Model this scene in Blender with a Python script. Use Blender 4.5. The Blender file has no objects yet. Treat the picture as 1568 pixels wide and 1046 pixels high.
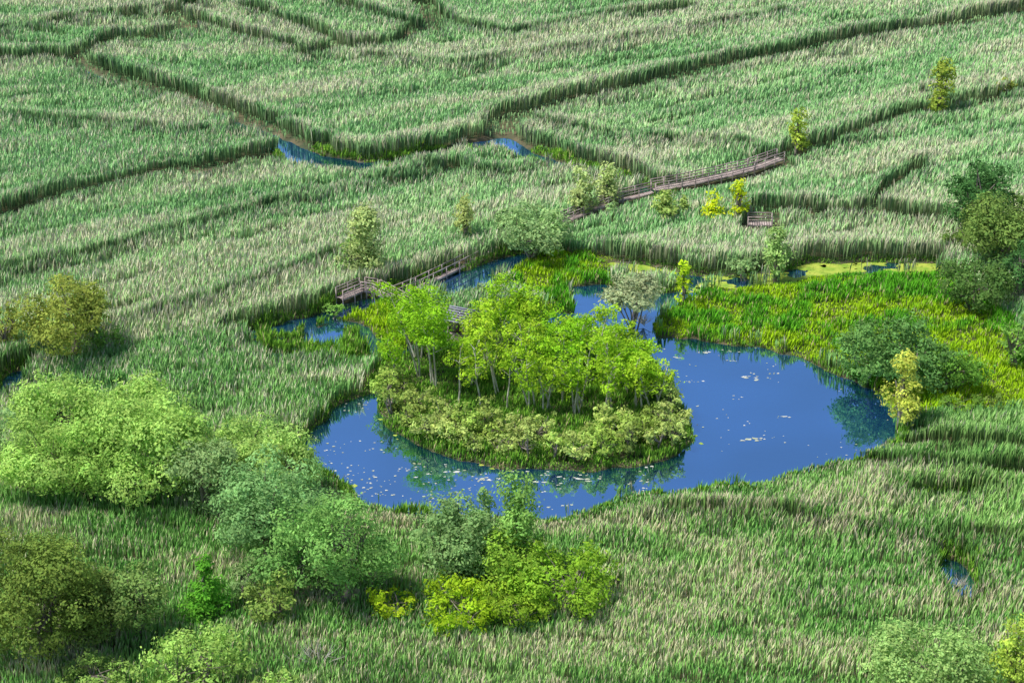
import bpy, math, numpy as np
from mathutils import Vector
rng=np.random.default_rng(7)
# ------------------------------------------------------------------ camera
PITCH=math.radians(26); CH=100.0; F=3265.0
sc=bpy.context.scene
cam=bpy.data.cameras.new("camera"); co=bpy.data.objects.new("camera",cam); sc.collection.objects.link(co)
cam.sensor_width=36; cam.lens=36*F/1568; cam.clip_start=1; cam.clip_end=20000
co.location=(0,0,CH); co.rotation_euler=(math.pi/2-PITCH,0,0); sc.camera=co
def G(u,v,z=0.0):
    """survey point of the photo -> ground coordinates on the level z"""
    a=(u-784)/F; b=-(v-523)/F
    dy=math.cos(PITCH)+b*math.sin(PITCH); dz=-math.sin(PITCH)+b*math.cos(PITCH)
    t=(CH-z)/-dz
    return (a*t, dy*t)
def GL(pts,z=0.0): return [G(u,v,z) for u,v in pts]
# ------------------------------------------------------------------ noise
_lat=np.random.default_rng(3).random((256,256))
def vn(x,y,s=0):
    x=np.asarray(x)+s*17.31; y=np.asarray(y)+s*9.77
    xi=np.floor(x).astype(int); yi=np.floor(y).astype(int); fx=x-xi; fy=y-yi
    fx=fx*fx*(3-2*fx); fy=fy*fy*(3-2*fy)
    a=_lat[xi&255,yi&255]; b=_lat[(xi+1)&255,yi&255]; c=_lat[xi&255,(yi+1)&255]; d=_lat[(xi+1)&255,(yi+1)&255]
    return (a*(1-fx)+b*fx)*(1-fy)+(c*(1-fx)+d*fx)*fy
def fbm(x,y,s=0,o=3):
    r=0;a=.5;t=0
    for i in range(o):
        r=r+a*vn(x*2**i,y*2**i,s+i*3); t+=a; a*=.5
    return r/t
def ss(a,b,x):
    t=np.clip((x-a)/(b-a),0,1); return t*t*(3-2*t)
# ------------------------------------------------------------------ distance fields
def seg_d(X,Y,a,b):
    dx,dy=b[0]-a[0],b[1]-a[1]; t=np.clip(((X-a[0])*dx+(Y-a[1])*dy)/(dx*dx+dy*dy+1e-9),0,1)
    return np.hypot(X-a[0]-t*dx,Y-a[1]-t*dy),t
def line_d(X,Y,pts,w=None):
    r=np.full(X.shape,1e3)
    for i in range(len(pts)-1):
        d,t=seg_d(X,Y,pts[i],pts[i+1])
        if w is not None: d=d-(w[i]*(1-t)+w[i+1]*t)
        r=np.minimum(r,d)
    return r
def poly_sd(X,Y,P):
    r=np.full(X.shape,1e3); ins=np.zeros(X.shape,bool); n=len(P)
    for i in range(n):
        a=P[i]; b=P[(i+1)%n]; d,_=seg_d(X,Y,a,b); r=np.minimum(r,d)
        c=(a[1]>Y)!=(b[1]>Y)
        xx=(b[0]-a[0])*(Y-a[1])/((b[1]-a[1]) if abs(b[1]-a[1])>1e-9 else 1e-9)+a[0]
        ins^=c&(X<xx)
    return np.where(ins,-r,r)
XS=np.arange(-125,125.01,.5); YS=np.arange(110,365.01,.5)
GX,GY=np.meshgrid(XS,YS,indexing='ij')
def look(Fd,x,y):
    u=np.clip((np.asarray(x)-XS[0])/.5,0,len(XS)-1.001); v=np.clip((np.asarray(y)-YS[0])/.5,0,len(YS)-1.001)
    i=u.astype(int); j=v.astype(int); a=u-i; b=v-j
    return (Fd[i,j]*(1-a)+Fd[i+1,j]*a)*(1-b)+(Fd[i,j+1]*(1-a)+Fd[i+1,j+1]*a)*b
POND=GL([(872,441),(925,436),(965,448),(1010,452),(1060,440),(1085,446),(1062,462),(1030,478),(1000,500),(1010,517),(1060,519),(1120,530),(1160,530),(1210,545),(1260,562),(1285,577),(1345,602),(1368,628),(1380,655),(1372,680),(1335,698),(1255,720),(1190,740),(1130,752),(1050,758),(980,762),(900,785),(850,805),(780,805),(680,796),(640,792),(545,778),(528,745),(488,720),(462,690),(470,668),(490,650),(515,622),(545,609),(578,600),(600,555),(650,515),(760,480),(850,480),(880,482),(872,465)])
ISLE=GL([(577,620),(588,650),(640,682),(700,706),(780,719),(900,723),(980,713),(1040,697),(1062,675),(1050,640),(1020,590),(990,550),(950,524),(915,510),(880,503),(800,503),(700,512),(640,530),(600,570),(578,595)])
MARSH=GL([(375,520),(450,497),(500,488),(560,496),(590,530),(575,562),(500,570),(430,574),(395,552)])
POOL=GL([(640,440),(700,422),(770,405),(778,424),(740,454),(690,464)])
ALG=GL([(930,402),(985,405),(1060,422),(1120,426),(1215,414),(1240,403),(1340,403),(1440,405),(1442,419),(1330,423),(1240,427),(1215,438),(1110,443),(1060,446),(990,430),(945,422)])
D1=GL([(-60,100),(0,100),(60,98),(110,100),(165,122),(260,148),(340,176),(400,198),(440,220),(490,243),(540,252),(600,243),(700,224),(765,212),(800,229),(850,246),(900,262),(960,278),(1010,290)],1.0)
W1=[1.4,1.4,1.4,1.5,1.3,1.2,1.2,1.4,1.9,3.3,3.0,2.0,1.9,2.7,2.0,1.7,1.6,1.5,1.1]
D5=GL([(350,520),(420,503),(500,484),(560,464),(640,446),(770,408),(800,392)],.2)
W5=[.6,1.3,1.5,1.3,1.6,2.1,1.0]
PUD=[(G(1465,890),(1.5,3.8)),(G(1450,775),(3.8,1.6)),(G(1548,742),(2.8,1.3))]
nz=fbm(GX/2.2,GY/2.2,5)-.5
SP=poly_sd(GX,GY,POND); SI=poly_sd(GX,GY,ISLE)
pond=np.maximum(SP,-SI)+nz*1.4
SM=poly_sd(GX,GY,MARSH); marsh=np.maximum(SM,(fbm(GX/1.8,GY/3.0,9)-.53)*9)
pool=poly_sd(GX,GY,POOL)+nz*1.5
SA=poly_sd(GX,GY,ALG)
SW=np.minimum.reduce([pond,marsh,pool,SA+nz,line_d(GX,GY,D1,W1)+nz*1.8,line_d(GX,GY,D5,W5)+nz*2.0,
   line_d(GX,GY,GL([(-40,640),(10,600),(30,570),(55,560)],.5),[1.3,1.3,1.3,.5])+nz])
for (c,r) in PUD: SW=np.minimum(SW,(np.hypot((GX-c[0])/r[0],(GY-c[1])/r[1])-1)*min(r)+nz*1.2)
# dry tracks / lines of gaps between reed beds
TR=[([(-40,345),(0,340),(100,306),(250,270),(400,250),(480,230)],2.5),
    ([(-60,100),(0,100),(60,98),(110,100),(165,122),(260,148),(340,176),(400,198),(440,220)],2.4),
    ([(800,228),(850,246),(900,262),(960,278)],2.4),
    ([(765,208),(778,190),(870,162),(1000,134),(1130,104),(1300,70),(1440,46),(1600,20)],2.6),
    ([(112,95),(170,68),(290,58),(262,25),(330,0)],1.7),([(285,38),(360,62),(470,92)],1.6),([(470,92),(530,84),(610,74),(670,42),(640,10)],2.0),([(380,22),(460,50),(530,80)],1.7),
    ([(670,42),(780,66),(900,40),(1050,20)],1.0),([(-20,60),(120,40),(260,25)],1.0),([(500,10),(600,40),(670,60)],1.2),
    ([(1180,250),(1300,215),(1400,180),(1600,140)],1.5),([(1170,330),(1260,332),(1330,335),(1470,350)],2.0),([(1325,332),(1370,290),(1410,262)],.8),([(1430,150),(1500,170),(1600,165)],.8),
    ([(560,100),(700,112),(900,85),(1200,30)],.8),([(770,190),(900,215),(1000,225),(1150,235)],.7),
    ([(0,190),(130,200),(280,215),(420,205)],.5),([(640,262),(760,280),(870,262)],1.0),
    ([(0,430),(150,400),(330,350),(520,300),(700,262)],.7),([(150,520),(330,470),(520,400)],.5),
    ([(1000,790),(1200,800),(1400,830),(1600,840)],.5),([(1180,700),(1330,712),(1480,730),(1600,735)],1.1),
    ([(1380,680),(1480,690),(1600,700)],1.0)]
TG=np.full(GX.shape,1e3)
for p,w in TR: TG=np.minimum(TG,line_d(GX,GY,GL(p,.8))-w)
TG+=nz*2.0
LAWN=[GL([(1000,500),(1060,455),(1110,443),(1220,438),(1240,424),(1430,420),(1480,440),(1540,500),(1590,560),(1590,640),(1440,650),(1378,650),(1345,600),(1260,560),(1160,530),(1010,517)]),
      GL([(755,412),(800,396),(870,392),(940,400),(950,420),(930,436),(872,441),(878,482),(840,480),(790,455)]),
      GL([(560,450),(640,465),(720,500),(640,520),(590,560),(570,520),(500,485)])]
SL=np.minimum.reduce([poly_sd(GX,GY,p) for p in LAWN])+nz*2
BW=[GL([(1000,294),(1040,287),(1100,274),(1150,262),(1195,246)],1.0),
    GL([(520,458),(556,443),(576,446),(630,474),(668,488),(700,498)],1.0),
    GL([(600,452),(640,436),(700,407),(765,373)],.8),
    GL([(858,342),(905,322),(950,306),(1000,294)],1.0),
    GL([(1145,342),(1182,343)],1.0)]
SBa=np.minimum.reduce([line_d(GX,GY,BW[i]) for i in (0,1,3,4)])
SBb=line_d(GX,GY,BW[2])
SB=np.minimum(SBa,SBb+.55)
SB2=np.minimum(np.minimum.reduce([line_d(GX,GY+2.4,BW[i]) for i in (0,1,4)]),line_d(GX,GY+2.0,BW[3])+.6)
# ------------------------------------------------------------------ materials
def newmat(n):
    m=bpy.data.materials.new(n); m.use_nodes=True; nt=m.node_tree; nt.nodes.clear()
    o=nt.nodes.new('ShaderNodeOutputMaterial'); return m,nt,o
def foliage_mat(n,tr=.35,up=0.0):
    m,nt,o=newmat(n); N=nt.nodes; L=nt.links
    a=N.new('ShaderNodeVertexColor'); a.layer_name='Col'
    d=N.new('ShaderNodeBsdfDiffuse'); t=N.new('ShaderNodeBsdfTranslucent'); mx=N.new('ShaderNodeMixShader'); mx.inputs[0].default_value=tr
    L.new(a.outputs[0],d.inputs[0]); L.new(a.outputs[0],t.inputs[0]); L.new(d.outputs[0],mx.inputs[1]); L.new(t.outputs[0],mx.inputs[2]); L.new(mx.outputs[0],o.inputs[0])
    if up>0:
        g=N.new('ShaderNodeNewGeometry'); v=N.new('ShaderNodeVectorMath'); v.operation='ADD'; v.inputs[1].default_value=(0,0,up)
        w=N.new('ShaderNodeVectorMath'); w.operation='NORMALIZE'; L.new(g.outputs['Normal'],v.inputs[0]); L.new(v.outputs[0],w.inputs[0]); L.new(w.outputs[0],d.inputs['Normal'])
    return m
M_leaf=foliage_mat("leaf_foliage",.35,.25); M_reed=foliage_mat("reed_blades",.25,2.2)
def noise_mat(n,c1,c2,scale,rough=.85,stretch=(1,1,1)):
    m,nt,o=newmat(n); N=nt.nodes; L=nt.links
    b=N.new('ShaderNodeBsdfPrincipled'); b.inputs['Roughness'].default_value=rough
    g=N.new('ShaderNodeNewGeometry'); mp=N.new('ShaderNodeMapping'); mp.inputs['Scale'].default_value=stretch
    nn=N.new('ShaderNodeTexNoise'); nn.inputs['Scale'].default_value=scale; nn.inputs['Detail'].default_value=5
    r=N.new('ShaderNodeValToRGB'); r.color_ramp.elements[0].position=.35; r.color_ramp.elements[1].position=.65
    r.color_ramp.elements[0].color=(*c1,1); r.color_ramp.elements[1].color=(*c2,1)
    L.new(g.outputs['Position'],mp.inputs[0]); L.new(mp.outputs[0],nn.inputs['Vector']); L.new(nn.outputs['Fac'],r.inputs[0]); L.new(r.outputs[0],b.inputs['Base Color']); L.new(b.outputs[0],o.inputs[0])
    return m
M_bark=noise_mat("bark",(.12,.10,.08),(.28,.24,.19),3)
M_birch=noise_mat("pale_bark",(.34,.32,.25),(.64,.60,.50),2)
M_wood=noise_mat("weathered_wood",(.24,.18,.17),(.52,.42,.38),1.5)
M_roof=noise_mat("grey_shingle",(.14,.15,.18),(.28,.29,.34),4)
M_ground=noise_mat("marsh_ground",(.025,.05,.015),(.13,.10,.05),.6)
M_alg=noise_mat("algae_mat",(.20,.34,.03),(.42,.48,.07),.9,.6)
M_lily=noise_mat("floating_leaves",(.34,.38,.20),(.60,.60,.55),.8,.5)
# water
m,nt,o=newmat("pond_water"); N=nt.nodes; L=nt.links
d=N.new('ShaderNodeBsdfDiffuse'); g=N.new('ShaderNodeBsdfGlossy'); g.inputs['Roughness'].default_value=.02
g.inputs[0].default_value=(.41,.64,.95,1); mx=N.new('ShaderNodeMixShader'); mx.inputs[0].default_value=.84
geo=N.new('ShaderNodeNewGeometry'); nn=N.new('ShaderNodeTexNoise'); nn.inputs['Scale'].default_value=.06; nn.inputs['Detail'].default_value=2
r=N.new('ShaderNodeValToRGB'); r.color_ramp.elements[0].color=(.003,.045,.10,1); r.color_ramp.elements[1].color=(.02,.11,.32,1); r.color_ramp.elements[0].position=.38; r.color_ramp.elements[1].position=.62
L.new(geo.outputs['Position'],nn.inputs['Vector']); L.new(nn.outputs['Fac'],r.inputs[0]); L.new(r.outputs[0],d.inputs[0])
n2=N.new('ShaderNodeTexNoise'); n2.inputs['Scale'].default_value=1.2; n2.inputs['Detail'].default_value=3; bp=N.new('ShaderNodeBump'); bp.inputs['Strength'].default_value=.10; bp.inputs['Distance'].default_value=.06
L.new(geo.outputs['Position'],n2.inputs['Vector']); L.new(n2.outputs['Fac'],bp.inputs['Height']); L.new(bp.outputs[0],g.inputs['Normal'])
L.new(d.outputs[0],mx.inputs[1]); L.new(g.outputs[0],mx.inputs[2]); L.new(mx.outputs[0],o.inputs[0]); M_water=m
# ------------------------------------------------------------------ mesh helpers
def mesh_np(name,V,Fq,col=None,mats=(),mi=None,link=True):
    me=bpy.data.meshes.new(name); me.vertices.add(len(V)); me.vertices.foreach_set('co',np.ascontiguousarray(V,dtype=np.float32).ravel())
    loops=np.concatenate([f.ravel() for f in Fq]).astype(np.int32)
    cnt=np.concatenate([np.full(len(f),f.shape[1]) for f in Fq]); st=np.concatenate([[0],np.cumsum(cnt)[:-1]]).astype(np.int32)
    me.loops.add(len(loops)); me.loops.foreach_set('vertex_index',loops)
    me.polygons.add(len(cnt)); me.polygons.foreach_set('loop_start',st)
    for mm in mats: me.materials.append(mm)
    if mi is not None: me.polygons.foreach_set('material_index',np.ascontiguousarray(mi,dtype=np.int32))
    if col is not None:
        a=me.color_attributes.new('Col','FLOAT_COLOR','POINT'); c=np.ones((len(V),4),np.float32); c[:,:3]=np.clip(col,0,.92); a.data.foreach_set('color',c.ravel())
    me.update(calc_edges=True)
    ob=bpy.data.objects.new(name,me)
    if link: sc.collection.objects.link(ob)
    return ob
class Parts:
    def __init__(s): s.V=[];s.F=[];s.n=0;s.M=[]
    def add(s,V,F,m=0): s.V.append(np.asarray(V,float)); F=np.asarray(F); s.F.append(F+s.n); s.n+=len(V); s.M.append(np.full(len(F),m))
    def tube(s,P,R,k=5,m=0):
        P=np.asarray(P,float); n=len(P); a=np.arange(k)*2*math.pi/k; V=[]
        for i in range(n):
            t=P[min(i+1,n-1)]-P[max(i-1,0)]; t/=np.linalg.norm(t)+1e-9
            u=np.cross(t,[.3,1,.1]); u/=np.linalg.norm(u)+1e-9; w=np.cross(t,u)
            V.append(P[i]+R[i]*(np.cos(a)[:,None]*u+np.sin(a)[:,None]*w))
        V=np.concatenate(V); F=[(i*k+j,i*k+(j+1)%k,(i+1)*k+(j+1)%k,(i+1)*k+j) for i in range(n-1) for j in range(k)]
        s.add(V,F,m)
    def beam(s,p,q,w,h,m=0):
        p=np.asarray(p,float);q=np.asarray(q,float); t=q-p; t/=np.linalg.norm(t)+1e-9
        up=np.array([0,0,1.]) if abs(t[2])<.9 else np.array([0,1.,0]); sd=np.cross(t,up); sd/=np.linalg.norm(sd); up=np.cross(sd,t)
        V=[e+a*sd*w/2+b*up*h/2 for e in (p,q) for a,b in ((-1,-1),(1,-1),(1,1),(-1,1))]
        s.add(V,[(0,1,2,3),(7,6,5,4),(0,4,5,1),(1,5,6,2),(2,6,7,3),(3,7,4,0)],m)
# ------------------------------------------------------------------ terrain + water
ex=np.array([-6000,-3000,-1500,-700,-350,-200,-150]); X2=np.concatenate([ex,XS,-ex[::-1]]); Y2=np.concatenate([[-3000,-800,-200,0,60,90],YS,[380,420,500,700,1200,2500,6000,12000]])
TX,TY=np.meshgrid(X2,Y2,indexing='ij')
S=look(SW,TX,TY); outm=(np.abs(TX)>125.1)|(TY>365.1)|(TY<109.9); S=np.where(outm,4,S)
TZ=np.clip(S*.75,-.8,.32)+np.where(S>0,.12*(vn(TX/1.3,TY/1.3,2)-.5),0)
nx,ny=TX.shape; idx=np.arange(nx*ny).reshape(nx,ny)
Fq=np.stack([idx[:-1,:-1],idx[1:,:-1],idx[1:,1:],idx[:-1,1:]],-1).reshape(-1,4)
mesh_np("ground",np.stack([TX,TY,TZ],-1).reshape(-1,3),[Fq],mats=[M_ground])
def landz(x,y): return np.clip(look(SW,x,y)*.75,-.8,.32)
mesh_np("pond_water",np.array([[-124,111,0],[124,111,0],[124,364,0],[-124,364,0]]),[np.array([[0,1,2,3]])],mats=[M_water])
# ------------------------------------------------------------------ blades
def blades(x,y,z,h,w,lean,cb,cm,ct,mid=.6):
    n=len(x); a=rng.random(n)*2*math.pi; ux=np.cos(a)*w/2; uy=np.sin(a)*w/2
    b=rng.random(n)*2*math.pi; lx=np.cos(b)*lean*h+lean*h*.4; ly=np.sin(b)*lean*h
    V=np.empty((n,4,3)); 
    V[:,0]=np.stack([x,y,z],-1); V[:,2]=np.stack([x+lx,y+ly,z+h],-1)
    V[:,1]=np.stack([x+lx*.4+ux,y+ly*.4+uy,z+h*mid],-1); V[:,3]=np.stack([x+lx*.4-ux,y+ly*.4-uy,z+h*mid],-1)
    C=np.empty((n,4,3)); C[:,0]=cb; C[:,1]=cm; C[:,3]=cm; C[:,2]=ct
    Fa=np.arange(n*4).reshape(n,4)
    return V.reshape(-1,3),Fa,C.reshape(-1,3)
def scatter(y0,y1,dens):
    xs=[];ys=[]
    for yy in np.arange(y0,y1,3.0):
        d=math.hypot(yy,CH); hw=.242*d+7; n=int(2*hw*3*dens(yy)); xs.append(rng.uniform(-hw,hw,n)); ys.append(rng.uniform(yy,yy+3,n))
    return np.concatenate(xs),np.concatenate(ys)
x,y=scatter(130,348,lambda q: np.interp(q,[130,200,350],[34,27,19]))
sw=look(SW,x,y); sl=look(SL,x,y); si=look(SI,x,y); tg=look(TG,x,y); sb=look(SB,x,y); sb2=look(SB2,x,y); sm=look(SM,x,y); sp=look(SP,x,y)
swn=look(SW,x,y+2.2)
k=(sw>.15)&(sl>0)&(si>1.5)&(sb>.95)&((tg>0)|(rng.random(len(x))<.25))&(sm>-0.5)
x,y,sw,tg,sb2,sp,sl,swn=[q[k] for q in (x,y,sw,tg,sb2,sp,sl,swn)]
def rows(x,y,ang,L,W,s):
    c,s_=math.cos(ang),math.sin(ang); u=x*c+y*s_; v=-x*s_+y*c; v=v+3*vn(u/25,v/25,s+1); return fbm(u/L,v/W,s,3)
far=ss(185,205,y)
left=ss(10,-30,x)*ss(280,300,y)
R=(rows(x,y,math.radians(27),12,1.9,11)*far+rows(x,y,math.radians(-5),6,1.7,12)*(1-far))*(1-left)+rows(x,y,math.radians(-12),12,2.0,13)*left
R2=(rows(x,y,math.radians(27),24,4.2,21)*far+rows(x,y,math.radians(-3),9,3.4,22)*(1-far))*(1-left)+rows(x,y,math.radians(-12),22,4.0,23)*left
P=fbm(x/1.1,y/1.1,31,2); BIG=fbm(x/22,y/16,41,2); P3=fbm(x/3.5,y/3,61,3)
gap=ss(.40,.29,R)*(.6+.3*far)
edge=np.maximum(ss(3.0,.5,tg),ss(4,.5,sw)*(sp>5))
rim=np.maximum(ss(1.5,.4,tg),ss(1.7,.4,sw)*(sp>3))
h=1.95+.6*(R-.5)+.55*(R2-.5)+.4*(P-.5)-.8*gap+rng.normal(0,.10,len(x))+.7*edge
h*=np.where(tg<0,.32,1)*np.where(sb2<1.8,.4,1)
cut=(swn<.3)&(((y>240)&(((x>-30)&(x<-15))|((x>-6)&(x<4))))|((y>215)&(y<=240)&(rng.random(len(x))<.5)))
h*=np.where(cut,.65,1)
h*=1-.55*ss(6,0,sp)*(y<183)*(sp>0)
h*=1-.22*ss(175,150,y)
h=np.clip(h,.3,3.3)
tanp=.11+.52*ss(.49,.62,R2*.62+P*.10+BIG*.12+P3*.16)+.20*ss(.54,.68,R)*(.4+BIG)+edge*.40*(1-rim)+.22*ss(290,335,y)*ss(-10,60,x)
tanp*=np.where(y<185,.82,1.0)*(1-.85*ss(30,45,x)*ss(205,190,y)*ss(155,168,y))
tanp=np.clip(tanp,0.03,.62)
tan=(rng.random(len(x))<tanp)&(tg>0)
h=h*np.where(tan,1.04,1)
n=len(x); v=rng.random(n)[:,None]; br=(.95+.16*rng.random(n))[:,None]*(.92+.22*P)[:,None]
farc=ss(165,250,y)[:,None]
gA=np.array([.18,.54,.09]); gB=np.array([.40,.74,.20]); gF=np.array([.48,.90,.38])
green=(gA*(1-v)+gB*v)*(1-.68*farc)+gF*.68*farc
lite=ss(.38,.60,R2)[:,None]; green=green*(.82+.24*lite)+lite*np.array([.10,.05,.04])
drk=(ss(.55,.35,BIG)*.16)[:,None]*(1-farc*.6); green=green*(1-drk)
tA=np.array([.78,.68,.46]); tB=np.array([.92,.84,.66]); tcol=tA*(1-v)+tB*v
near=ss(190,165,y)[:,None]; tcol=tcol*(1-near*.12*np.array([.6,1.0,1.4]))
tn=tan[:,None]
cm=np.where(tn,tcol*.70+green*.30,green)*br*(1-.52*rim[:,None]); ct=np.where(tn,tcol,green*1.06)*br  # mid-blades darkened along ditch and track edges, painting shade into the bank faces
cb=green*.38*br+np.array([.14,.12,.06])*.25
w=np.interp(y,[130,200,350],[.09,.12,.17])*np.where(tan,1.0,1.15)*(.7+.6*rng.random(n))
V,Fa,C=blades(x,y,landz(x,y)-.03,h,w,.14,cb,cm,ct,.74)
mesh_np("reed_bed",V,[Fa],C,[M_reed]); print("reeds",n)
# sedge: lawns, island, margins
x,y=scatter(140,262,lambda q:55)
sw=look(SW,x,y); sl=look(SL,x,y); si=look(SI,x,y); sm=look(SM,x,y); sb=look(SBa,x,y); sa=look(SA,x,y)
k=(sw>-.15)&((sl<.4)|(si<1.2)|((sw<1.1)&(y<262))|(sm<.8))&(sb>.7)
x,y,sw,sl,si,sm,sa=[q[k] for q in (x,y,sw,sl,si,sm,sa)]
P=fbm(x/1.6,y/1.2,51,3); B=fbm(x/7,y/4,52,2); n=len(x)
h=(.35+.9*ss(.35,.7,P)+.5*ss(.5,.7,B))*(.75+.4*rng.random(n)); h*=np.where(si<1,.8,1)*(.35+.65*ss(0,3.5,sa))
h*=np.where(sm<.8,1.2,1)
v=rng.random(n)[:,None]; m1=ss(.44,.62,B*.6+P*.4)[:,None]
lawn=(sl<.4)[:,None]
c=np.where(lawn,np.array([.47,.78,.02])*(1-m1)+np.array([.15,.52,.03])*m1,np.array([.13,.40,.04])*(1-v)+np.array([.30,.56,.06])*v)*(.75+.45*v)
dry=(rng.random(n)<.07)[:,None]; c=np.where(dry,np.array([.58,.52,.26]),c)
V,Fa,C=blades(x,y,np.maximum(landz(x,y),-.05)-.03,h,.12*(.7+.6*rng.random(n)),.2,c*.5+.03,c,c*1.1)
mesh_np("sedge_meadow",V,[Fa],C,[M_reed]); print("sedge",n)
# ------------------------------------------------------------------ crowns
GAIN=1.5
def crown(lobes,size,col,dens,var=.25,up=.35,tuft=1.0):
    Ps=[];Ns=[];Cs=[]; col=np.asarray(col)*GAIN
    for c,r in lobes:
        c=np.asarray(c);r=np.asarray(r); area=4*math.pi*((r[0]*r[1]+r[0]*r[2]+r[1]*r[2])/3)
        n=int(area*dens/(size*size)); n=max(n,30); K=max(7,int(area*1.5))
        d=rng.normal(size=(K,3)); d/=np.linalg.norm(d,axis=1)[:,None]; kr=rng.uniform(.72,1.08,K)
        kc=.68+.55*rng.random(K)
        i=rng.integers(0,K,n); sg=np.minimum(.30,.17*r.mean()+.06)*tuft
        p=c+d[i]*kr[i][:,None]*r+rng.normal(0,1,(n,3))*sg*np.array([1,1,.7])
        nn=d[i]*1.2+rng.normal(0,.40,(n,3))+np.array([0,0,up]); Ps.append(p);Ns.append(nn)
        t=rng.random(n); cc=col*(kc[i]*(1-var/2+var*t))[:,None]*(.78+.38*rng.random())
        cc[:,0]*=1+.2*(rng.random(n)-.45); Cs.append(cc)
    p=np.concatenate(Ps); nn=np.concatenate(Ns); cc=np.concatenate(Cs); k=p[:,2]>.08; p,nn,cc=p[k],nn[k],cc[k]
    nn/=np.linalg.norm(nn,axis=1)[:,None]; a=np.cross(nn,rng.normal(size=nn.shape)); a/=np.linalg.norm(a,axis=1)[:,None]; b=np.cross(nn,a)
    s=(size*(.6+.8*rng.random(len(p))))[:,None]
    V=np.stack([p-a*s*.75,p+b*s*.38,p+a*s*.75,p-b*s*.38],1)
    return V.reshape(-1,3),np.repeat(cc,4,0)
def finish(name,parts,V,C,loc,bark):
    nb=parts.n; VV=np.concatenate(parts.V+[V]); Fb=np.concatenate(parts.F); Fl=np.arange(len(V)).reshape(-1,4)+nb
    col=np.concatenate([np.full((nb,3),.2),C]); mi=np.concatenate([np.zeros(len(Fb)),np.ones(len(Fl))])
    ob=mesh_np(name,VV,[Fb,Fl],col,[bark,M_leaf],mi); ob.location=loc; return ob
def bush(name,u,vb,w,h,col,kind='bush',size=None,dens=.72,k=1.1):
    vm=vb-h/2; w*=k; h*=k; gx,gy=G(u,vm); D=math.hypot(gy,CH); th=math.atan2(CH,gy); a=w*D/F/2; hm=h*D/F/2
    c=math.sqrt(max(hm*hm-(a*math.sin(th))**2,(.45*hm)**2))/math.cos(th); c=min(max(c,.5*a),2.6*a)
    gx,gy=G(u,vm,c); loc=(gx,gy,.2); D=math.hypot(gy,CH-c)
    if size is None: size=np.interp(D,[160,200,330],[.19,.22,.34])
    P_=Parts(); lobes=[]
    n=int(np.clip(6+a*a*.8,7,22))
    if kind=='bush':
        sq=rng.uniform(.85,1.1,2); off=rng.normal(0,.06*a,2)
        for i in range(n):
            ga=i*2.39996+rng.uniform(-.5,.5); zz=rng.uniform(-.4,.95); rr=math.sqrt(max(0,1-zz*zz)); f=rng.uniform(.52,.80)
            q=np.array([a*f*rr*math.cos(ga)*sq[0]+off[0],a*f*rr*math.sin(ga)*sq[1]+off[1],c*(1+f*zz)]); r=rng.uniform(.22,.40)*min(a,c*1.2)*np.array([1,1,.85]); lobes.append((q,r))
        lobes.append((np.array([0,0,c*.8]),np.array([a*.5,a*.5,c*.55])))
    elif kind=='tall':
        for i in range(n+3):
            t=rng.uniform(.22,1); wr=math.sin(min(1,(t*.9+.12))*math.pi)**.6; ga=rng.uniform(0,6.28); f=rng.uniform(.1,.62)*wr
            q=np.array([a*f*math.cos(ga),a*f*math.sin(ga),2*c*t*.9]); r=rng.uniform(.30,.48)*a*np.array([1,1,1.2]); lobes.append((q,r))
    elif kind=='cone':
        for i in range(n+10):
            t=rng.random()**1.3; f=(1-t)*.66; ga=rng.uniform(0,6.28); q=np.array([a*f*math.cos(ga),a*f*math.sin(ga),2*c*(.08+.84*t)]); r=(.2+.28*(1-t))*a*np.array([1,1,1.4]); lobes.append((q,r))
    elif kind=='spread':
        for i in range(n+12):
            ga=rng.uniform(0,6.28); f=rng.uniform(.1,.85); q=np.array([a*f*math.cos(ga),a*f*math.sin(ga),c*(1.65-1.0*f*f+rng.uniform(-.3,.1))]); r=rng.uniform(.18,.30)*a*np.array([1,1,.6]); lobes.append((q,r))
    H=2*c; tr=.030*H+.03
    if kind=='spread':
        for s in range(12):
            lb=lobes[s][0]; p0=np.array([rng.normal(0,.25),rng.normal(0,.25),-.6]); pm=lb*np.array([.45,.45,.45])+rng.normal(0,.15,3); P_.tube([p0,pm,lb],[.11,.07,.03],5)
            for l in range(3): q=lb+rng.normal(0,.7,3)*[1,1,.4]; P_.tube([pm,(pm+q)/2+[0,0,.1],q],[.05,.035,.012],4)
    else:
      for s in range(1 if kind in('cone',) else 3):
        o_=rng.normal(0,.12*min(a,2),2); lb=lobes[rng.integers(len(lobes))][0]; tip=np.array([lb[0],lb[1],max(lb[2],H*.6)])
        p0=np.array([o_[0],o_[1],-.5]); pm=p0*.5+tip*.5+np.array([-o_[0],o_[1],.1*H])*.6; P_.tube([p0,pm*.5+p0*.5,pm,tip],[tr,tr*.8,tr*.55,tr*.15],6)
        for l in range(5):
            lb=lobes[rng.integers(len(lobes))][0]; P_.tube([pm,(pm+lb)/2+rng.normal(0,.15,3),lb],[tr*.5,tr*.32,tr*.08],4)
    V,C=crown(lobes,size,col,dens if kind!='spread' else .75)
    finish(name,P_,V,C,loc,M_bark)
olive=(.22,.27,.05); palebr=(.29,.45,.10); grey=(.23,.35,.13); green=(.11,.31,.03); dark=(.06,.15,.04); yel=(.46,.56,.02); ygr=(.27,.42,.02); pale=(.32,.40,.14); midg=(.17,.32,.06)
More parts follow.
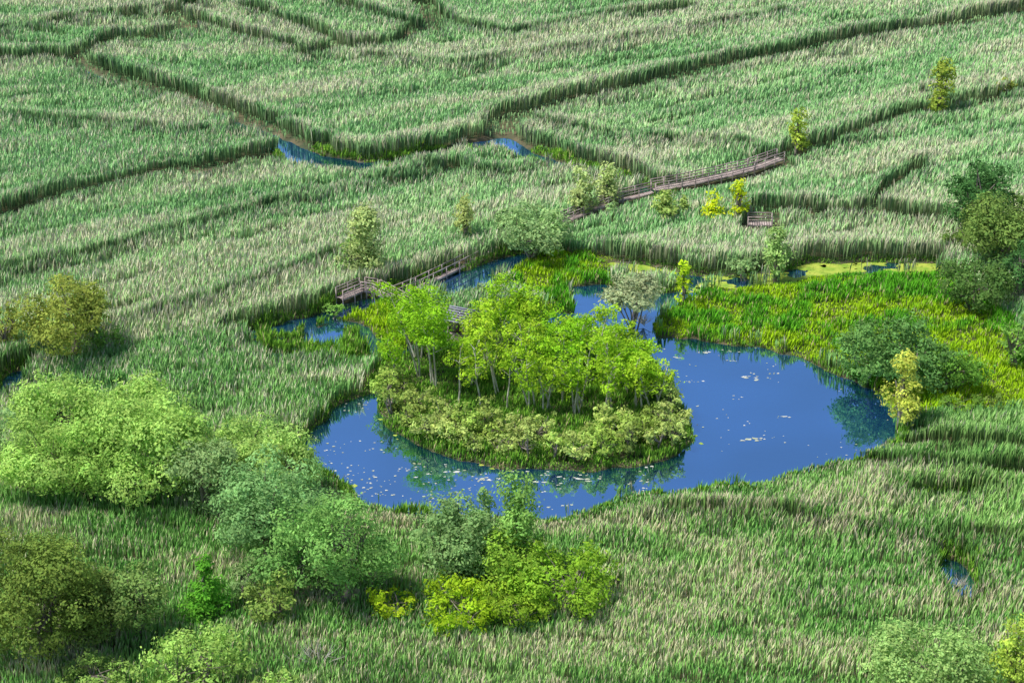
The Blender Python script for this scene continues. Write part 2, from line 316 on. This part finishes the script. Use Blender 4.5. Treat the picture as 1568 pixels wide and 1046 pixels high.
T=[("willow_shrub",97,560,135,140,olive,'bush'),("willow_shrub",160,548,60,50,midg,'bush'),("willow_shrub",8,545,60,75,olive,'bush'),
("poplar_tree",562,428,76,100,pale,'tall'),("poplar_tree",540,422,40,66,midg,'tall'),("poplar_tree",712,374,40,86,(.38,.45,.14),'tall'),
("willow_tree",815,402,112,86,grey,'bush'),("willow_tree",770,375,40,52,grey,'tall'),("poplar_tree",893,331,52,68,pale,'tall'),("poplar_tree",930,320,50,60,pale,'tall'),("willow_shrub",940,345,34,34,grey,'bush'),
("young_willow",1018,347,44,50,(.32,.42,.11),'tall'),("young_willow",1048,342,26,36,(.29,.38,.10),'tall'),("golden_willow",1092,345,44,48,yel,'tall'),("golden_willow",1132,346,38,68,yel,'tall'),
("golden_willow",650,226,22,20,ygr,'bush'),("poplar_tree",1222,240,42,72,(.32,.42,.06),'tall'),("poplar_tree",1442,180,50,80,(.25,.33,.05),'tall'),("willow_shrub",1538,150,34,30,olive,'bush'),
("young_willow",1190,428,56,74,(.27,.40,.12),'tall'),("willow_shrub",1140,430,44,42,grey,'bush'),("golden_willow",1046,470,36,68,(.34,.48,.02),'tall'),("spreading_willow",970,508,104,92,(.29,.34,.17),'spread'),
("alder_tree",1496,372,95,122,dark,'bush'),("alder_tree",1500,330,70,75,dark,'tall'),("alder_tree",1530,412,125,115,(.14,.22,.05),'bush'),("alder_tree",1495,485,135,90,(.09,.17,.04),'bush'),("alder_tree",1462,400,44,50,(.12,.2,.04),'bush'),("alder_tree",1566,470,70,100,dark,'bush'),("alder_tree",1562,380,60,90,(.10,.18,.04),'bush'),
("willow_shrub",1325,590,112,92,(.12,.24,.06),'bush'),("willow_shrub",1395,604,130,104,(.11,.23,.06),'bush'),("willow_shrub",1458,606,100,82,(.13,.28,.04),'bush'),
("young_poplar",1385,660,66,112,(.38,.42,.07),'tall'),("low_shrub",1470,640,70,40,(.14,.26,.04),'bush'),("low_shrub",1515,638,60,32,(.16,.24,.05),'bush'),("low_shrub",1560,570,60,90,midg,'bush'),
("willow_tree",95,705,160,130,palebr,'bush'),("willow_tree",75,768,140,125,palebr,'bush'),("willow_tree",225,780,185,170,palebr,'bush'),("willow_tree",205,692,160,110,palebr,'bush'),("willow_tree",150,768,125,120,(.24,.40,.08),'bush'),("willow_tree",2,745,80,110,grey,'bush'),
("willow_tree",318,800,120,135,(.22,.33,.12),'bush'),("willow_tree",375,742,125,105,(.27,.41,.10),'bush'),("willow_tree",440,775,115,115,(.27,.41,.10),'bush'),("willow_tree",415,860,165,160,(.18,.33,.11),'bush'),
("willow_tree",515,930,155,175,(.17,.33,.08),'bush'),("willow_tree",445,925,110,120,(.14,.28,.07),'bush'),("willow_shrub",55,1015,205,195,(.14,.21,.04),'bush'),("willow_shrub",150,1000,120,125,(.17,.24,.06),'bush'),("willow_shrub",208,985,105,140,(.17,.27,.07),'bush'),("conical_alder",316,952,74,98,green,'cone'),
("willow_shrub",372,935,70,90,(.17,.27,.09),'bush'),("willow_shrub",415,966,82,84,(.22,.32,.07),'bush'),("willow_shrub",590,960,74,64,(.30,.42,.02),'bush'),("willow_tree",700,900,125,135,(.20,.33,.11),'bush'),
("willow_tree",742,870,70,120,(.19,.32,.10),'cone'),("willow_tree",795,885,95,150,(.20,.36,.08),'tall'),("willow_shrub",862,945,175,125,(.20,.35,.03),'bush'),("willow_shrub",700,975,145,98,(.26,.40,.02),'bush'),("willow_shrub",770,975,120,90,(.22,.35,.03),'bush'),("willow_shrub",780,915,115,105,(.20,.34,.04),'bush'),
("willow_shrub",300,1090,190,125,palebr,'bush'),("willow_shrub",145,1075,120,80,(.2,.32,.07),'bush'),("willow_shrub",420,1085,80,60,palebr,'bush'),("willow_shrub",1425,1105,190,150,(.26,.40,.12),'bush'),("golden_willow",1556,1080,80,130,(.34,.46,.07),'tall'),
("willow_shrub",745,470,60,34,(.18,.26,.09),'bush'),("willow_shrub",512,490,36,26,midg,'bush')]
for t in T: bush(*t)
# island trees
def slim(u,v,hpx,wpx,col):
    gx,gy=G(u,v); D=math.hypot(gy,CH); th=math.atan2(CH,gy); H=hpx*D/F/math.cos(th); a=wpx*D/F/2
    P_=Parts(); lobes=[]; ns=rng.integers(1,4)
    for s in range(ns):
        b=rng.normal(0,.3,2); tp=b+rng.normal(0,.5,2)*a; hh=H*rng.uniform(.82,1)
        pts=[np.array([b[0]+(tp[0]-b[0])*t+rng.normal(0,.07),b[1]+(tp[1]-b[1])*t,hh*t-.1]) for t in (0,.25,.5,.75,.97)]
        P_.tube(pts,[.11,.10,.075,.05,.02],5)
        for i in range(9):
            t=rng.uniform(.44,1)**.9; base=np.array([b[0]+(tp[0]-b[0])*t,b[1]+(tp[1]-b[1])*t,hh*t]); ga=rng.uniform(0,6.28); f=a*rng.uniform(.15,.8)*(1.15-.75*max(0,t-.4))
            q=base+np.array([f*math.cos(ga),f*math.sin(ga),.2*f]); P_.tube([base-[0,0,.5],q],[.045,.015],4)
            lobes.append((q,a*rng.uniform(.23,.39)*np.array([1,1,.9])))
    V,C=crown(lobes,.21,col,.52,tuft=1.25); finish("birch_tree",P_,V,C,(gx,gy,.25),M_birch)
isl=[(640,556,112,76),(662,604,140,80),(620,590,80,60),(648,580,114,58),(720,600,108,60),(745,575,96,62),(780,560,116,66),(770,610,110,60),(800,600,112,62),(812,560,102,66),(838,612,112,60),(850,570,94,64),(862,625,108,54),(880,590,102,60),(895,630,106,54),(905,570,90,60),(920,610,102,56),(938,590,92,58),(945,632,98,54),(965,610,94,56),(975,638,88,52),(990,620,84,56),(1000,640,76,50),(700,622,94,54),(735,625,98,54),(815,635,102,50),(765,545,94,62),(870,550,76,62),(840,640,94,48),(780,636,92,50),(928,640,92,46),(885,642,92,46),(960,580,74,52),(985,598,72,50),(830,545,86,62),(905,548,68,58)]
for (u,v,hp,wp) in isl:
    k=rng.random(); slim(u,v,hp*1.02,wp*1.13,(.19+.13*k,.39+.07*k,.018+.015*k))
for (u,v) in [(598,602),(600,642),(625,664),(640,640),(655,682),(680,662),(692,696),(715,676),(724,704),(750,682),(770,708),(790,690),(808,713),(830,692),(850,714),(870,694),(884,716),(905,694),(925,714),(945,692),(962,708),(985,690),(1002,702),(1018,682),(1034,694),(1044,668),(1028,644),(1008,668),(612,620),(590,625),(1012,622),(960,670),(700,670),(925,672),(745,665)]:
    k=rng.random(); k2=.85+.38*rng.random(); bush("island_shrub",u,v-4,rng.uniform(38,78),rng.uniform(34,60),((.23+.12*k)*k2,(.33+.10*k)*k2,(.06+.06*k)*k2),'bush',k=1.03)
# dead branches
def dead(u,v,s):
    gx,gy=G(u,v); P_=Parts()
    for i in range(16):
        d=rng.normal(size=3); d[2]=abs(d[2])+.8; d/=np.linalg.norm(d); e=d*s*rng.uniform(.6,1); m_=e*.5+rng.normal(0,.15,3); P_.tube([(0,0,-.05),m_,e],[.05,.035,.012],4)
        for j in range(3): P_.tube([m_,m_+(e-m_)*.5+rng.normal(0,.35,3)+[0,0,.3]],[.025,.008],3)
    ob=mesh_np("dead_shrub",np.concatenate(P_.V),[np.concatenate(P_.F)],mats=[M_birch]); ob.location=(gx,gy,.3)
for a in [(490,1030,3.4),(985,500,1.4),(1468,905,1.0)]: dead(*a)
# ------------------------------------------------------------------ floating leaves / algae
def floaters(name,items,mat):
    V=[];Fs=[];n0=0
    for i,(x,y,r,st) in enumerate(items):
        k=11; a=np.arange(k)*2*math.pi/k+rng.random(); rr=r*rng.uniform(.35,1.1,k); z=.006+.0007*(i%40)
        V.append(np.stack([x+rr*np.cos(a)*st,y+rr*np.sin(a),np.full(k,z)],-1)); Fs.append(np.arange(k)[None]+n0); n0+=k
    mesh_np(name,np.concatenate(V),[np.concatenate(Fs)],mats=[mat])
it=[]
for (u,v,r) in [(1062,584,.35),(1150,578,.6),(1195,638,.4),(1152,673,.7),(1085,540,.5),(1120,552,.3),(1010,560,.3),(1040,548,.35),(1185,572,.3),(820,738,.6),(755,735,.6),(890,732,.6),(700,722,.5)]:
    x,y=G(u,v)
    for j in range(7): it.append((x+rng.normal(0,r*1.0),y+rng.normal(0,r*.4),r*rng.uniform(.12,.36),1.9))
def cloudpts(u0,u1,v0,v1,n,thr,sc_):
    k=0
    while k<n:
        x,y=G(rng.uniform(u0,u1),rng.uniform(v0,v1))
        if look(SW,x,y)<-.2 and vn(x/2.5,y/2.5,77)>thr: it.append((x,y,rng.uniform(.04,sc_),1.4)); k+=1
cloudpts(470,620,610,760,110,.5,.14); cloudpts(620,1000,705,780,120,.5,.16); cloudpts(1000,1360,520,740,70,.6,.12)
floaters("floating_leaves",it,M_lily)
it=[]
k=0
while k<1200:
    x,y=G(rng.uniform(925,1450),rng.uniform(396,450))
    if look(SA,x,y)<.4 and vn(x/3,y/2,88)>.34: it.append((x,y,rng.uniform(.2,.75),1.5)); k+=1
for i in range(260):
    x,y=G(rng.uniform(480,1380),rng.uniform(440,790))
    s_=look(SW,x,y)
    if -.9<s_<0: it.append((x,y,rng.uniform(.1,.35),1.3))
floaters("algae_mat",it,M_alg)
# ------------------------------------------------------------------ boardwalks
def walk(pts,dz=1.0,w=1.5,nr=3):
    P_=Parts(); p=[np.array([a,b,dz]) for a,b in pts]
    for a,b in zip(p[:-1],p[1:]):
        t=b-a; L_=np.linalg.norm(t); t/=L_; s=np.array([-t[1],t[0],0]); n=max(1,int(L_/.28))
        for i in range(n):
            c=a+t*(i+.5)*L_/n; P_.beam(c-s*w/2,c+s*w/2,.24,.05)
        for sg in (-1,1):
            o_=s*sg*(w/2-.06); P_.beam(a+o_-[0,0,.12],b+o_-[0,0,.12],.1,.18)
            m_=max(1,round(L_/2))
            for i in range(m_+1):
                q=a+t*L_*i/m_+s*sg*(w/2+.06); P_.beam(q-[0,0,dz+.4],q+[0,0,1.1],.12,.12)
            for zz,hh in ((1.08,.12),(.72,.1),(.38,.1))[:nr]:
                o2=s*sg*(w/2+.15); P_.beam(a+o2+[0,0,zz],b+o2+[0,0,zz],.05,hh)
    return mesh_np("wooden_boardwalk",np.concatenate(P_.V),[np.concatenate(P_.F)],mats=[M_wood])
walk(BW[0],1.3,1.2); walk(BW[1],1.1,1.0); walk(BW[2],.45,.6,1); walk(BW[3],1.0,.8,2); walk(BW[4],1.0,1.2,2)
# bird hide
gx,gy=G(708,530,0); P_=Parts(); W_,Dp,Hh=2.2,2.2,2.3
for sx in(-1,1):
    for sy in(-1,1): P_.beam((sx*W_/2,sy*Dp/2,-.6),(sx*W_/2,sy*Dp/2,Hh+.9),.16,.16)
for sy in (-1,1):
    for i in range(6): P_.beam((-W_/2+.1,sy*Dp/2,1.05+i*.16),(W_/2-.1,sy*Dp/2,1.05+i*.16),.04,.14)
    P_.beam((-W_/2+.1,sy*Dp/2,3.1),(W_/2-.1,sy*Dp/2,3.1),.05,.25)
for i in range(12): P_.beam((-W_/2,-Dp/2+.1,1.05+i*.16),(-W_/2,Dp/2-.1,1.05+i*.16),.04,.14)
P_.beam((0,-Dp/2,.9),(0,Dp/2,.9),W_-.2,.06)
for sg in(-1,1):
    for i in range(6):
        y0=sg*(.06+i*.26); z0=4.35-i*.17; P_.beam((-W_/2-.3,y0+sg*.14,z0),(W_/2+.3,y0+sg*.14,z0),.33,.05,1)
P_.beam((-W_/2-.35,0,4.45),(W_/2+.35,0,4.45),.2,.08,1)
ob=mesh_np("bird_hide",np.concatenate(P_.V),[np.concatenate(P_.F)],mats=[M_wood,M_roof],mi=np.concatenate(P_.M)); ob.location=(gx,gy,0); ob.rotation_euler[2]=math.radians(-25)
# ------------------------------------------------------------------ light
sv=Vector((-.80,-.1,0)).normalized(); el=math.radians(62); sd=Vector((sv.x*math.cos(el),sv.y*math.cos(el),math.sin(el)))
sl_=bpy.data.lights.new("sun",'SUN'); sl_.energy=5.0; sl_.angle=math.radians(8); sl_.color=(1,.965,.92); so=bpy.data.objects.new("sun",sl_); sc.collection.objects.link(so)
so.rotation_euler=(-sd).to_track_quat('-Z','Y').to_euler(); so.location=(0,0,200)
w=bpy.data.worlds.new("World"); sc.world=w; w.use_nodes=True; nt=w.node_tree; bg=nt.nodes['Background']; bg.inputs[1].default_value=.15
sk=nt.nodes.new('ShaderNodeTexSky'); sk.sky_type='NISHITA'; sk.sun_disc=False; sk.sun_elevation=el; sk.sun_rotation=math.atan2(sd.x,sd.y); nt.links.new(sk.outputs[0],bg.inputs[0])
sc.view_settings.view_transform='Standard'; sc.view_settings.look='None'; sc.view_settings.exposure=0
